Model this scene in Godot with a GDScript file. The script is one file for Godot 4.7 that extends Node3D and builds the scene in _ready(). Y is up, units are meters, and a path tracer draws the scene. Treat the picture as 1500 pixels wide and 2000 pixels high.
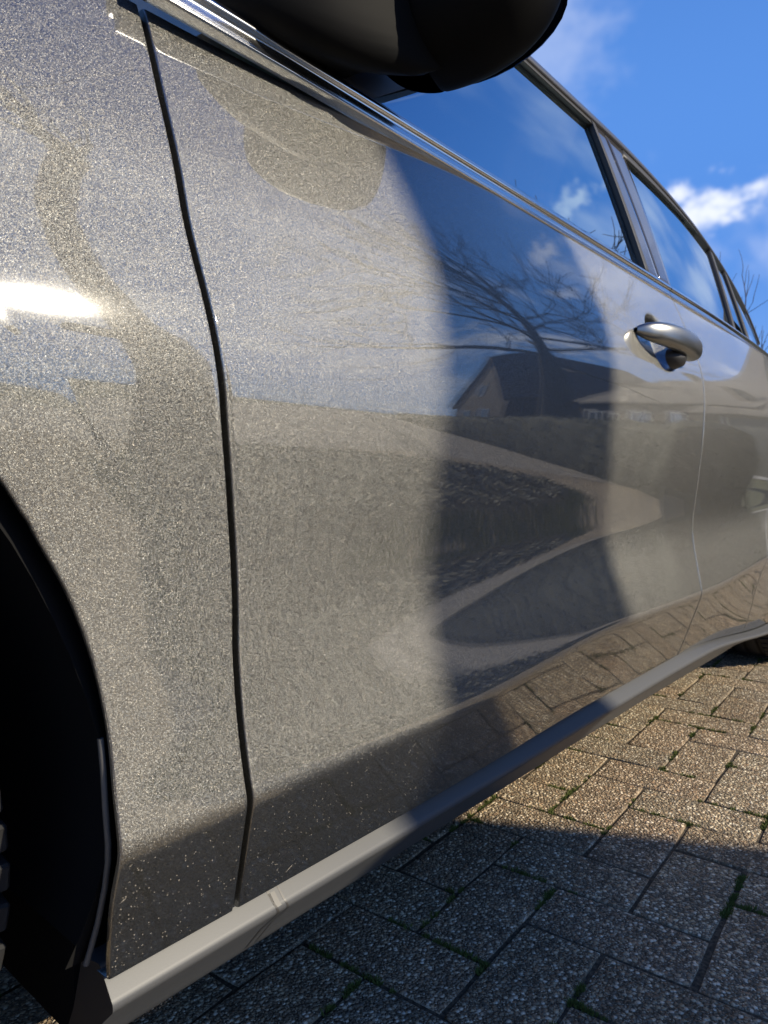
extends Node3D
# A parked estate car seen from beside its front wheel. x runs towards the rear of the car, y up, z out of the car's side.

const SUN_AZ := 26.0      # degrees from +z towards +x
const SUN_EL := 28.5
var M := {}
var used := {}
var prof := PackedFloat32Array()
var front := PackedFloat32Array()
const PY0 := 0.10
const PSTEP := 0.0005

# ------------------------------------------------------------------ mesh buffer
class Buf:
	var v := PackedVector3Array()
	var n := PackedVector3Array()
	var uv := PackedVector2Array()
	var ix := PackedInt32Array()

	func vert(p: Vector3, nn: Vector3, t := Vector2.ZERO) -> int:
		v.append(p); n.append(nn); uv.append(t)
		return v.size() - 1

	func tri(a: int, b: int, c: int) -> void:
		# order the corners so that the front face agrees with the normals (clockwise)
		var g := (v[b] - v[a]).cross(v[c] - v[a])
		if g.dot(n[a] + n[b] + n[c]) > 0.0:
			ix.append_array([a, c, b])
		else:
			ix.append_array([a, b, c])

	func quad(a: int, b: int, c: int, d: int) -> void:
		tri(a, b, c); tri(a, c, d)

	# rows of equal length; normals by central differences, facing the side of «out» (or away from it)
	func grid(rows: Array, out := Vector3(0, 0, 1), closed := false) -> void:
		var base := v.size()
		var h := rows.size()
		var w: int = rows[0].size()
		for j in h:
			var rj: PackedVector3Array = rows[j]
			var ra: PackedVector3Array = rows[maxi(j - 1, 0)]
			var rb: PackedVector3Array = rows[mini(j + 1, h - 1)]
			for i in w:
				var l := i - 1
				var r := i + 1
				if closed:
					l = (i - 1 + w - 1) % (w - 1)
					r = (i + 1) % (w - 1)
				else:
					l = maxi(l, 0); r = mini(r, w - 1)
				var du := rj[r] - rj[l]
				var dv := rb[i] - ra[i]
				var nn := du.cross(dv)
				if nn.length_squared() < 1e-18:
					nn = out
				nn = nn.normalized()
				v.append(rj[i]); n.append(nn)
				uv.append(Vector2(rj[i].x + rj[i].z * 0.83, rj[i].y + rj[i].z * 0.56))
		# one sign for the whole sheet
		var s := 0.0
		for k in range(base, v.size()):
			s += n[k].dot(out)
		if s < 0.0:
			for k in range(base, v.size()):
				n[k] = -n[k]
		for j in h - 1:
			for i in w - 1:
				var a := base + j * w + i
				quad(a, a + 1, a + w + 1, a + w)

	func face(pts: Array, nn: Vector3) -> void:
		var k := []
		for p in pts:
			k.append(vert(p, nn, Vector2(p.x + p.z * 0.37, p.y + p.z * 0.61)))
		for i in range(1, k.size() - 1):
			tri(k[0], k[i], k[i + 1])

	# box with chamfered edges, in a frame
	func box(c: Vector3, s: Vector3, bs := Basis(), ch := 0.0) -> void:
		var h := s * 0.5
		var e := minf(ch, minf(h.x, minf(h.y, h.z)) * 0.9)
		for ax in 3:
			for sg in [-1.0, 1.0]:
				var nn := Vector3.ZERO
				nn[ax] = sg
				var a1 := (ax + 1) % 3
				var a2 := (ax + 2) % 3
				var pts := []
				for q in [[-1, -1], [1, -1], [1, 1], [-1, 1]]:
					var p := Vector3.ZERO
					p[ax] = sg * h[ax]
					p[a1] = q[0] * (h[a1] - e)
					p[a2] = q[1] * (h[a2] - e)
					pts.append(c + bs * p)
				face(pts, (bs * nn).normalized())
		if e <= 0.0:
			return
		for ax in 3:
			var a1 := (ax + 1) % 3
			var a2 := (ax + 2) % 3
			for q in [[-1, -1], [1, -1], [1, 1], [-1, 1]]:
				var pts := []
				for t in [-1.0, 1.0]:
					for k in ([0, 1] if t < 0 else [1, 0]):
						var p := Vector3.ZERO
						p[ax] = t * (h[ax] - e)
						p[a1] = q[0] * (h[a1] - (e if k == 1 else 0.0))
						p[a2] = q[1] * (h[a2] - (e if k == 0 else 0.0))
						pts.append(c + bs * p)
				var nn := Vector3.ZERO
				nn[a1] = q[0]; nn[a2] = q[1]
				face(pts, (bs * nn).normalized())
		for sx in [-1.0, 1.0]:
			for sy in [-1.0, 1.0]:
				for sz in [-1.0, 1.0]:
					var q := Vector3(sx, sy, sz)
					var pts := []
					for ax in 3:
						var p := q * (h - Vector3(e, e, e))
						p[ax] = q[ax] * h[ax]
						pts.append(c + bs * p)
					face(pts, (bs * q).normalized())

	# round tube through points
	func tube(pts: Array, rad: Array, sides := 6, cap := true) -> void:
		var base := v.size()
		var up := Vector3(0.31, 0.87, 0.38).normalized()
		var m := pts.size()
		for k in m:
			var d: Vector3 = (pts[mini(k + 1, m - 1)] - pts[maxi(k - 1, 0)]).normalized()
			if absf(d.dot(up)) > 0.97:
				up = Vector3(0.9, 0.1, 0.4).normalized()
			var a := d.cross(up).normalized()
			var b := a.cross(d).normalized()
			for i in sides + 1:
				var t := TAU * i / sides
				var nn := a * cos(t) + b * sin(t)
				v.append(pts[k] + nn * rad[k]); n.append(nn)
				uv.append(Vector2(float(i) / sides, pts[k].y))
		for k in m - 1:
			for i in sides:
				var q := base + k * (sides + 1) + i
				quad(q, q + 1, q + sides + 2, q + sides + 1)
		if cap:
			for e in [0, m - 1]:
				var d: Vector3 = (pts[m - 1] - pts[m - 2]).normalized() if e else (pts[0] - pts[1]).normalized()
				var c := vert(pts[e], d)
				for i in sides:
					tri2(c, base + e * (sides + 1) + i, base + e * (sides + 1) + i + 1, d)

	func tri2(c: int, a: int, b: int, d: Vector3) -> void:
		var a2 := vert(v[a], d)
		var b2 := vert(v[b], d)
		tri(c, a2, b2)

	# profile [r, z] turned round the z axis at centre c
	func lathe_z(c: Vector3, pr: Array, seg := 64, out_from := Vector3.INF) -> void:
		var rows := []
		for q in pr:
			var row := PackedVector3Array()
			for i in seg + 1:
				var t := TAU * i / seg
				row.append(c + Vector3(cos(t) * q[0], sin(t) * q[0], q[1]))
			rows.append(row)
		var base := v.size()
		grid(rows, Vector3(0, 0, 1), true)
		if out_from != Vector3.INF:
			# make the normals point away from a ring of that radius (x) and depth (z)
			for k in range(base, v.size()):
				var p := v[k] - c
				var rr := Vector2(p.x, p.y).length()
				var dir := Vector3(p.x / maxf(rr, 1e-6), p.y / maxf(rr, 1e-6), 0)
				var want := dir * (rr - out_from.x) + Vector3(0, 0, p.z - out_from.z)
				if n[k].dot(want) < 0:
					n[k] = -n[k]

	func mesh() -> ArrayMesh:
		var a := []
		a.resize(Mesh.ARRAY_MAX)
		a[Mesh.ARRAY_VERTEX] = v
		a[Mesh.ARRAY_NORMAL] = n
		a[Mesh.ARRAY_TEX_UV] = uv
		a[Mesh.ARRAY_INDEX] = ix
		var m := ArrayMesh.new()
		m.add_surface_from_arrays(Mesh.PRIMITIVE_TRIANGLES, a)
		return m

# ------------------------------------------------------------------ nodes
func numbered(called: String) -> String:
	if not used.has(called):
		used[called] = 0
		return called
	used[called] += 1
	return "%s_%03d" % [called, used[called]]

func thing(called: String, label: String, category: String, at := Vector3.ZERO, turn := 0.0, group := "", kind := "") -> Node3D:
	var o := Node3D.new()
	o.name = numbered(called)
	add_child(o)
	o.position = at
	o.rotation.y = turn
	tag(o, label, category, group, kind)
	return o

func tag(o: Node3D, label: String, category := "", group := "", kind := "") -> Node3D:
	if label: o.set_meta("label", label)
	if category: o.set_meta("category", category)
	if group: o.set_meta("group", group)
	if kind: o.set_meta("kind", kind)
	return o

func part(called: String, b, m: Material, parent: Node) -> MeshInstance3D:
	var o := MeshInstance3D.new()
	o.mesh = b.mesh() if b is Buf else b
	o.material_override = m
	o.name = called
	parent.add_child(o, true)
	return o

# ------------------------------------------------------------------ materials
func noise(kind: int, freq: float, sd: int, octaves := 1) -> FastNoiseLite:
	var f := FastNoiseLite.new()
	f.noise_type = kind
	f.frequency = freq
	f.seed = sd
	f.fractal_octaves = octaves
	if octaves == 1:
		f.fractal_type = FastNoiseLite.FRACTAL_NONE
	return f

func tex(img: Image) -> ImageTexture:
	return ImageTexture.create_from_image(img)

func mat(albedo: Color, rough := 0.6, metal := 0.0, spec := 0.5) -> StandardMaterial3D:
	var m := StandardMaterial3D.new()
	m.albedo_color = albedo.linear_to_srgb()
	m.roughness = rough
	m.metallic = metal
	m.metallic_specular = spec
	return m

# grain: a colour texture that varies round white, laid by world position
func grain(m: StandardMaterial3D, size: float, sd: int, lo := 0.75, kind := FastNoiseLite.TYPE_SIMPLEX, freq := 0.02, oct := 4, tint := Color(1, 1, 1)) -> StandardMaterial3D:
	var f := noise(kind, freq, sd, oct)
	var g := f.get_seamless_image(256, 256)
	var d := g.get_data()
	var o := PackedByteArray()
	o.resize(d.size() * 3)
	for i in d.size():
		var t := d[i] / 255.0
		var k := lerpf(lo, 1.0, t)
		o[i * 3] = int(255 * k * lerpf(tint.r, 1.0, t))
		o[i * 3 + 1] = int(255 * k * lerpf(tint.g, 1.0, t))
		o[i * 3 + 2] = int(255 * k * lerpf(tint.b, 1.0, t))
	m.albedo_texture = tex(Image.create_from_data(256, 256, false, Image.FORMAT_RGB8, o))
	m.uv1_triplanar = true
	m.uv1_world_triplanar = true
	m.uv1_scale = Vector3.ONE / size
	return m

const FL := 2048          # flake texture side
const FLAKE := 0.00018    # metres per flake texel
const OPEN := 0.23        # share of the surface where the lacquer lies over bare, level metal

# colour, normal and surface (roughness, metal) of a coat of metal flakes: some lie level and mirror, the others are tilted and dull
func flake_maps(level_rough: float) -> Array:
	var rng := RandomNumberGenerator.new()
	rng.seed = 71
	var col := PackedByteArray()
	var nor := PackedByteArray()
	var orm := PackedByteArray()
	col.resize(FL * FL * 3)
	nor.resize(FL * FL * 3)
	orm.resize(FL * FL * 3)
	for i in FL * FL:
		var r := rng.randi()
		var a := (r & 1023) / 1023.0
		var hue := ((r >> 10) & 255) / 255.0
		var level := ((r >> 20) & 1023) / 1023.0 < OPEN
		var r2 := rng.randi()
		var k := 0.09 + 0.26 * a
		if a > 0.97: k = 0.40 + 12.0 * (a - 0.97)
		var cr := 1.0 + 0.18 * (hue - 0.5)
		var cb := 1.0 - 0.24 * (hue - 0.5)
		var x := 0.0
		var y := 0.0
		if level:
			k = 0.62
			cr = 1.0
			cb = 1.0
		else:
			x = (((r2 & 255) + ((r2 >> 8) & 255)) / 255.0 - 1.0)
			y = ((((r2 >> 16) & 255) + ((r2 >> 24) & 255)) / 255.0 - 1.0)
		col[i * 3] = int(255 * pow(clampf(k * cr, 0, 1), 0.4545))
		col[i * 3 + 1] = int(255 * pow(clampf(k, 0, 1), 0.4545))
		col[i * 3 + 2] = int(255 * pow(clampf(k * cb, 0, 1), 0.4545))
		# slopes up to 0.64: a flake lies within about 33 degrees of level
		var nn := Vector3(x * 0.64, y * 0.64, 1.0).normalized()
		nor[i * 3] = int(127.5 + 127.5 * nn.x)
		nor[i * 3 + 1] = int(127.5 + 127.5 * nn.y)
		nor[i * 3 + 2] = int(127.5 + 127.5 * nn.z)
		orm[i * 3] = int(255 * level_rough) if level else int(255 * 0.44)
		orm[i * 3 + 1] = 255 if level else 255
		orm[i * 3 + 2] = 0
	var o := []
	for d in [col, nor, orm]: o.append(tex(Image.create_from_data(FL, FL, false, Image.FORMAT_RGB8, d)))
	return o

func paint(maps: Array, coat_rough: float) -> StandardMaterial3D:
	var m := mat(Color(0.86, 0.85, 0.79), 1.0, 1.0, 0.0)
	m.albedo_texture = maps[0]
	m.normal_enabled = true
	m.normal_texture = maps[1]
	m.normal_scale = 1.0
	m.roughness_texture = maps[2]
	m.roughness_texture_channel = BaseMaterial3D.TEXTURE_CHANNEL_RED
	m.metallic_texture = maps[2]
	m.metallic_texture_channel = BaseMaterial3D.TEXTURE_CHANNEL_GREEN
	m.texture_filter = BaseMaterial3D.TEXTURE_FILTER_NEAREST
	m.uv1_scale = Vector3.ONE / (FL * FLAKE)
	m.clearcoat_enabled = true
	m.clearcoat = 1.0
	m.clearcoat_roughness = coat_rough
	return m

# washed aggregate: pebbles of many tones in a grey paste
func cells(freq: float, sd: int, side: int, ret: int) -> PackedByteArray:
	var c := noise(FastNoiseLite.TYPE_CELLULAR, freq, sd)
	c.cellular_return_type = ret
	c.cellular_distance_function = FastNoiseLite.DISTANCE_EUCLIDEAN
	c.cellular_jitter = 1.0
	return c.get_image(side, side).get_data()

func aggregate() -> StandardMaterial3D:
	var side := 1024
	var a := cells(0.115, 5, side, FastNoiseLite.RETURN_CELL_VALUE)
	var b := cells(0.115, 5, side, FastNoiseLite.RETURN_DISTANCE)
	var a2 := cells(0.27, 6, side, FastNoiseLite.RETURN_CELL_VALUE)
	var b2 := cells(0.27, 6, side, FastNoiseLite.RETURN_DISTANCE)
	var g := noise(FastNoiseLite.TYPE_SIMPLEX, 0.008, 9, 4).get_image(side, side).get_data()
	var ramp := [Color(0.12, 0.095, 0.07), Color(0.34, 0.25, 0.17), Color(0.22, 0.17, 0.125), Color(0.46, 0.37, 0.26), Color(0.17, 0.15, 0.125), Color(0.58, 0.50, 0.39), Color(0.27, 0.22, 0.165), Color(0.68, 0.62, 0.53), Color(0.30, 0.21, 0.14), Color(0.38, 0.33, 0.26), Color(0.15, 0.12, 0.09)]
	var paste := Color(0.095, 0.075, 0.052)
	var o := PackedByteArray()
	o.resize(side * side * 3)
	var hgt := PackedByteArray()
	hgt.resize(side * side)
	for i in side * side:
		var big: Color = ramp[(a[i] * 7) % ramp.size()]
		var small: Color = ramp[(a2[i] * 5) % ramp.size()]
		var r := 0.34 + 0.30 * ((a[i] * 37) % 101) / 100.0
		var d := b[i] / 255.0
		var f := smoothstep(r, r - 0.20, d)
		var d2 := b2[i] / 255.0
		var f2 := smoothstep(0.55, 0.30, d2) * (1.0 - f)
		var dirt := 1.0 + 0.6 * (g[i] / 255.0)
		var cc := paste.lerp(small, f2 * 0.8).lerp(big, f)
		o[i * 3] = int(255 * clampf(pow(cc.r * dirt, 1 / 2.2), 0, 1))
		o[i * 3 + 1] = int(255 * clampf(pow(cc.g * dirt, 1 / 2.2), 0, 1))
		o[i * 3 + 2] = int(255 * clampf(pow(cc.b * dirt, 1 / 2.2), 0, 1))
		hgt[i] = int(255 * clampf(maxf(f * (1.0 - 0.5 * d / r), f2 * 0.45), 0, 1))
	var m := mat(Color(1, 1, 1), 0.85, 0.0, 0.4)
	m.albedo_color = Color(1, 0.985, 0.92)
	m.albedo_texture = tex(Image.create_from_data(side, side, false, Image.FORMAT_RGB8, o))
	m.heightmap_enabled = true
	m.heightmap_scale = 0.35
	m.heightmap_texture = tex(Image.create_from_data(side, side, false, Image.FORMAT_L8, hgt))
	m.uv1_triplanar = true
	m.uv1_world_triplanar = true
	m.uv1_scale = Vector3.ONE / 0.62
	return m

func materials() -> void:
	var maps := flake_maps(0.02)
	M.paint = paint(maps, 0.02)
	M.fender = paint(maps, 0.09)     # the wing is covered in fine polishing scratches
	M.chrome = mat(Color(0.86, 0.86, 0.85), 0.15, 1.0)
	M.satin = mat(Color(0.30, 0.30, 0.285), 0.30, 1.0)
	M.sill = grain(mat(Color(0.115, 0.117, 0.118), 0.45, 0.2, 0.3), 0.05, 4, 0.86, FastNoiseLite.TYPE_SIMPLEX, 0.25, 2)
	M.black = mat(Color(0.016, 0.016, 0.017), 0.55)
	M.dark = mat(Color(0.006, 0.006, 0.006), 0.9, 0.0, 0.2)
	M.gloss = mat(Color(0.010, 0.010, 0.011), 0.08, 0.35, 0.8)
	M.gloss.albedo_color = Color(0.10, 0.10, 0.11).linear_to_srgb()
	M.mirror_plastic = mat(Color(0.008, 0.008, 0.008), 0.6, 0.0, 0.17)
	grain(M.mirror_plastic, 0.02, 3, 0.8, FastNoiseLite.TYPE_SIMPLEX, 0.3, 2)
	M.mirror_plastic.heightmap_enabled = true
	M.mirror_plastic.heightmap_scale = 0.012
	M.mirror_plastic.heightmap_texture = M.mirror_plastic.albedo_texture
	M.rubber = mat(Color(0.02, 0.019, 0.018), 0.8)
	grain(M.rubber, 0.12, 12, 0.55, FastNoiseLite.TYPE_SIMPLEX, 0.03, 4)
	M.liner = mat(Color(0.012, 0.012, 0.012), 0.95, 0.0, 0.2)
	M.rim = mat(Color(0.5, 0.5, 0.5), 0.3, 0.9)
	# sun-reflecting tinted glass: mirrors most of what falls on it and lets a little through
	M.glass = mat(Color(0.60, 0.80, 0.87), 0.0, 1.0, 0.5)
	M.glass.albedo_color.a = 0.82
	M.glass.albedo_texture = tex(Image.create_from_data(1, 1, false, Image.FORMAT_RGB8, PackedByteArray([255, 255, 255])))
	M.glass.transparency = BaseMaterial3D.TRANSPARENCY_ALPHA
	M.trimdark = mat(Color(0.10, 0.10, 0.105), 0.35, 0.6)
	M.cloth = mat(Color(0.02, 0.02, 0.022), 0.9)
	M.paver = aggregate()
	M.pavers = [M.paver]
	for c in [Color(1.0, 0.97, 0.90), Color(0.96, 0.95, 0.90), Color(1.0, 0.96, 0.89), Color(0.93, 0.90, 0.83)]:
		var v: StandardMaterial3D = M.paver.duplicate()
		v.albedo_color = c
		M.pavers.append(v)
	M.joint = grain(mat(Color(0.15, 0.118, 0.075), 0.95), 0.12, 21, 0.4, FastNoiseLite.TYPE_SIMPLEX, 0.05, 4)
	M.dust_sparkle = mat(Color(0.42, 0.38, 0.31), 0.9)
	M.tar = mat(Color(0.05, 0.047, 0.042), 0.35)
	M.moss = mat(Color(0.10, 0.125, 0.022), 0.95)
	M.street = grain(mat(Color(0.34, 0.305, 0.255), 0.9), 2.2, 31, 0.62)
	M.street_strip = grain(mat(Color(0.07, 0.065, 0.06), 0.9), 0.8, 32, 0.6)
	M.soil = grain(mat(Color(0.045, 0.038, 0.028), 0.95), 0.7, 33, 0.4)
	M.grass = grain(mat(Color(0.085, 0.105, 0.028), 0.95), 1.4, 34, 0.5)
	M.hedge = grain(mat(Color(0.045, 0.055, 0.02), 0.9), 0.5, 35, 0.4)
	M.ivy = grain(mat(Color(0.03, 0.05, 0.018), 0.7), 0.3, 36, 0.5)
	M.bark = grain(mat(Color(0.075, 0.058, 0.042), 0.95), 0.35, 37, 0.45)
	M.twig = mat(Color(0.06, 0.047, 0.036), 0.95)
	M.brick = grain(mat(Color(0.085, 0.06, 0.048), 0.9), 0.6, 38, 0.6)
	M.darkbrick = grain(mat(Color(0.11, 0.08, 0.065), 0.9), 0.6, 39, 0.6)
	M.rooftile = grain(mat(Color(0.075, 0.06, 0.052), 0.8), 0.5, 40, 0.6)
	M.redtile = grain(mat(Color(0.13, 0.065, 0.045), 0.8), 0.5, 41, 0.6)
	M.white = grain(mat(Color(0.72, 0.71, 0.68), 0.6), 0.9, 42, 0.85)
	M.pane = mat(Color(0.25, 0.3, 0.34), 0.05, 0.5, 0.6)
	M.doorwood = grain(mat(Color(0.05, 0.06, 0.05), 0.5), 0.5, 43, 0.7)

# ------------------------------------------------------------------ the body side
func make_profile() -> void:
	prof = integrate(false)
	front = integrate(true)

func integrate(fore: bool) -> PackedFloat32Array:
	var out := PackedFloat32Array()
	var k := [[0.10, -24.0], [0.235, -22.0], [0.30, -19.0], [0.357, -17.5], [0.364, -10.0], [0.374, 10.0], [0.40, 10.0], [0.44, 6.0], [0.48, 3.5], [0.52, -0.5], [0.555, -4.0], [0.60, -6.0], [0.65, -4.6], [0.70, -2.0], [0.735, 1.0], [0.765, 6.0], [0.80, 14.0], [0.83, 19.5], [0.86, 21.5], [0.90, 23.0], [1.02, 25.0]] if fore else [[0.10, -24.0], [0.235, -22.0], [0.30, -19.0], [0.359, -18.0], [0.364, -12.0], [0.370, 6.0], [0.376, 10.0], [0.42, 10.5], [0.45, 10.5], [0.475, 6.0], [0.50, 0.0], [0.52, -5.0], [0.555, -7.6], [0.60, -6.5], [0.65, -4.6], [0.70, -2.0], [0.735, 1.0], [0.765, 6.0], [0.80, 14.0], [0.83, 19.5], [0.86, 21.5], [0.90, 23.0], [1.02, 25.0]]
	var cnt := int(0.95 / PSTEP)
	var ph := PackedFloat32Array()
	for i in cnt:
		var y := PY0 + i * PSTEP
		var a := 0
		while a < k.size() - 2 and y > k[a + 1][0]: a += 1
		ph.append(lerpf(k[a][1], k[a + 1][1], clampf((y - k[a][0]) / (k[a + 1][0] - k[a][0]), 0, 1)))
	for pass_ in 1:      # soften the corners of the curve
		var q := ph.duplicate()
		for i in cnt:
			var s := 0.0
			for d in range(-4, 5): s += q[clampi(i + d, 0, cnt - 1)]
			ph[i] = s / 9.0
	var z := 0.0
	for i in cnt:
		out.append(z)
		z -= tan(deg_to_rad(ph[i])) * PSTEP
	var off: float = 0.006 - out[int(round((0.762 - PY0) / PSTEP))]
	for i in cnt: out[i] += off
	return out

func zfront(y: float) -> float:
	var f := clampf((y - PY0) / PSTEP, 0.0, front.size() - 2.0)
	var i := int(f)
	return lerpf(front[i], front[i + 1], f - i)

func zp(y: float) -> float:
	var f := clampf((y - PY0) / PSTEP, 0.0, prof.size() - 2.0)
	var i := int(f)
	return lerpf(prof[i], prof[i + 1], f - i)

const FA := Vector2(-0.12, 0.36)     # front wheel arch centre
const RA := Vector2(2.67, 0.36)
const AR := 0.356
const CUP := Vector2(1.232, 0.822)

func surf(x: float, y: float) -> float:
	var yy := y
	if y < 0.62:
		var rise := lerpf(-0.023, 0.004, smoothstep(0.55, 1.05, x)) + 0.03 * smoothstep(1.45, 2.1, x)
		yy = y - rise * (1.0 - smoothstep(0.38, 0.62, y))
	if x > 1.45 and y < 0.36:
		yy += 0.062 * smoothstep(1.45, 2.3, x) * (1.0 - smoothstep(0.20, 0.36, y))
	var z := zp(yy)
	if x < 0.66:
		z = lerpf(zfront(yy), z, smoothstep(0.28, 0.66, x))
	z -= 0.004 * (x - 1.0) * (x - 1.0)
	if x < 0.80 and y > 0.64:      # the shoulder sits lower on the wing than on the door
		z -= 0.022 * smoothstep(0.645, 0.785, y) * (1.0 - smoothstep(0.24, 0.80, x))
	if x < -0.1:
		z -= 0.12 * pow(-0.1 - x, 2.0)
	if x < 0.42:
		var r := Vector2(x, y).distance_to(FA)
		if r < 0.430:
			var t := (0.430 - r) / 0.075
			z += 0.0030 * t * smoothstep(0.0, 0.12, t) * smoothstep(0.54, 0.66, y)
	if x > 2.0:
		var r2 := Vector2(x, y).distance_to(RA)
		var t2 := clampf((0.52 - r2) / 0.16, 0.0, 1.0)
		z += 0.016 * t2 * t2 * (3 - 2 * t2) * smoothstep(0.28, 0.45, y)
	var c := Vector2((x - CUP.x) / 0.062, (y - CUP.y) / 0.052).length()
	if c < 1.0:
		z -= 0.030 * (1.0 - smoothstep(0.5, 1.0, c))
	return z

func g1(y: float) -> float:
	return curve(y, [[0.22, 0.346], [0.274, 0.340], [0.32, 0.335], [0.36, 0.332], [0.45, 0.331], [0.50, 0.332], [0.56, 0.327], [0.645, 0.315], [0.704, 0.307], [0.772, 0.299], [0.849, 0.298], [0.95, 0.303]])

func curve(y: float, k: Array) -> float:
	var a := 0
	while a < k.size() - 2 and y > k[a + 1][0]: a += 1
	var t := clampf((y - k[a][0]) / (k[a + 1][0] - k[a][0]), 0, 1)
	var p0: float = k[maxi(a - 1, 0)][1]
	var p1: float = k[a][1]
	var p2: float = k[a + 1][1]
	var p3: float = k[mini(a + 2, k.size() - 1)][1]
	return 0.5 * (2 * p1 + (p2 - p0) * t + (2 * p0 - 5 * p1 + 4 * p2 - p3) * t * t + (3 * p1 - p0 - 3 * p2 + p3) * t * t * t)

const RIM := [[0.0, 0.016], [0.0, 0.0018], [0.0002, 0.0010], [0.0006, 0.00045], [0.0011, 0.0001], [0.003, 0.0]]

# a sheet-metal panel between two edges fl(y), fr(y); yb(x) is its lower edge
func panel(b: Buf, fl: Callable, fr: Callable, yb: Callable, yt: float, nx: int, ny: int, deep_left := 0.016, deep_bottom := 0.016) -> void:
	var us := []
	for e in RIM: us.append([0, e[0], e[1] if e[1] < 0.01 else deep_left])
	for i in range(1, nx): us.append([1, float(i) / nx, 0.0])
	for k in RIM.size(): us.append([2, RIM[RIM.size() - 1 - k][0], RIM[RIM.size() - 1 - k][1]])
	var vs := []
	for e in RIM: vs.append([0, e[0], e[1] if e[1] < 0.01 else deep_bottom])
	for i in range(1, ny): vs.append([1, float(i) / ny, 0.0])
	for k in RIM.size(): vs.append([2, RIM[RIM.size() - 1 - k][0], RIM[RIM.size() - 1 - k][1]])
	var rows := []
	for q in vs:
		var row := PackedVector3Array()
		for p in us:
			var y := 0.5
			var x := 0.0
			for it in 3:
				var lo: float = yb.call(x)
				if it == 0:
					lo = 0.24
				if q[0] == 0: y = lo + q[1]
				elif q[0] == 1: y = lerpf(lo + 0.003, yt - 0.003, q[1])
				else: y = yt - q[1]
				var l: float = fl.call(y)
				var r: float = fr.call(y)
				if p[0] == 0: x = l + p[1]
				elif p[0] == 1: x = lerpf(l + 0.003, r - 0.003, p[1])
				else: x = r - p[1]
			row.append(Vector3(x, y, surf(x, y) - p[2] - q[2]))
		rows.append(row)
	b.grid(rows)

func arch_edge(y: float) -> float:
	var x := curve(y, [[0.23, 0.2395], [0.265, 0.2335], [0.307, 0.2285], [0.351, 0.2290], [0.383, 0.2290], [0.421, 0.2280], [0.469, 0.2200], [0.513, 0.2050], [0.558, 0.1820], [0.585, 0.1640], [0.615, 0.1370], [0.64, 0.1080]])
	if y > 0.64:
		x = lerpf(0.108 - (y - 0.64) * 1.2, FA.x, smoothstep(0.64, 0.712, y))
	if y > FA.y + AR: x = FA.x
	return x

func arch_front(y: float) -> float:
	return 2 * FA.x - arch_edge(y)

# greenhouse: the plane of the side windows
func zg(x: float, y: float) -> float:
	var h := y - 0.985
	return -0.082 - 0.36 * h - 0.10 * h * (h - 0.32) - (0.05 * pow(x - 1.4, 2.0) if x > 1.4 else 0.0) - (0.03 * pow(0.6 - x, 2.0) if x < 0.6 else 0.0)

func ytop(x: float) -> float:
	return 1.298 - (0.055 * pow(x - 1.45, 2.0) if x > 1.45 else 0.0) - (0.02 * pow(1.2 - x, 2.0) if x < 1.2 else 0.0)

# a strip of the greenhouse between two edges given at sill and top, «out» metres proud of the plane
func green(b: Buf, x0: float, x1: float, y0: float, y1f: Callable, t0: float, t1: float, out: float, nx := 12, ny := 14, bow := 0.0, edge := 0.006) -> void:
	var rows := []
	for j in range(-1, ny + 2):
		var row := PackedVector3Array()
		var v := clampf(float(j) / ny, 0, 1)
		for i in range(-1, nx + 2):
			var u := clampf(float(i) / nx, 0, 1)
			var s := v
			var xa := lerpf(x0, t0, s) + bow * 4.0 * s * (1 - s)
			var xb := lerpf(x1, t1, s) + bow * 4.0 * s * (1 - s)
			var x := lerpf(xa, xb, u)
			var y := lerpf(y0, y1f.call(x), v)
			var d := edge if (i < 0 or j < 0 or i > nx or j > ny) else 0.0
			row.append(Vector3(x, y, zg(x, y) + out - d))
		rows.append(row)
	b.grid(rows)

func sweep_x(b: Buf, xs: Array, prf: Callable, out := Vector3(0, 0, 1)) -> void:
	var rows := []
	for x in xs:
		var row := PackedVector3Array()
		for p in prf.call(x): row.append(Vector3(x, p.x, p.y))
		rows.append(row)
	b.grid(rows, out)

func span(a: float, c: float, n: int) -> Array:
	var o := []
	for i in n + 1: o.append(lerpf(a, c, float(i) / n))
	return o

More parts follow.
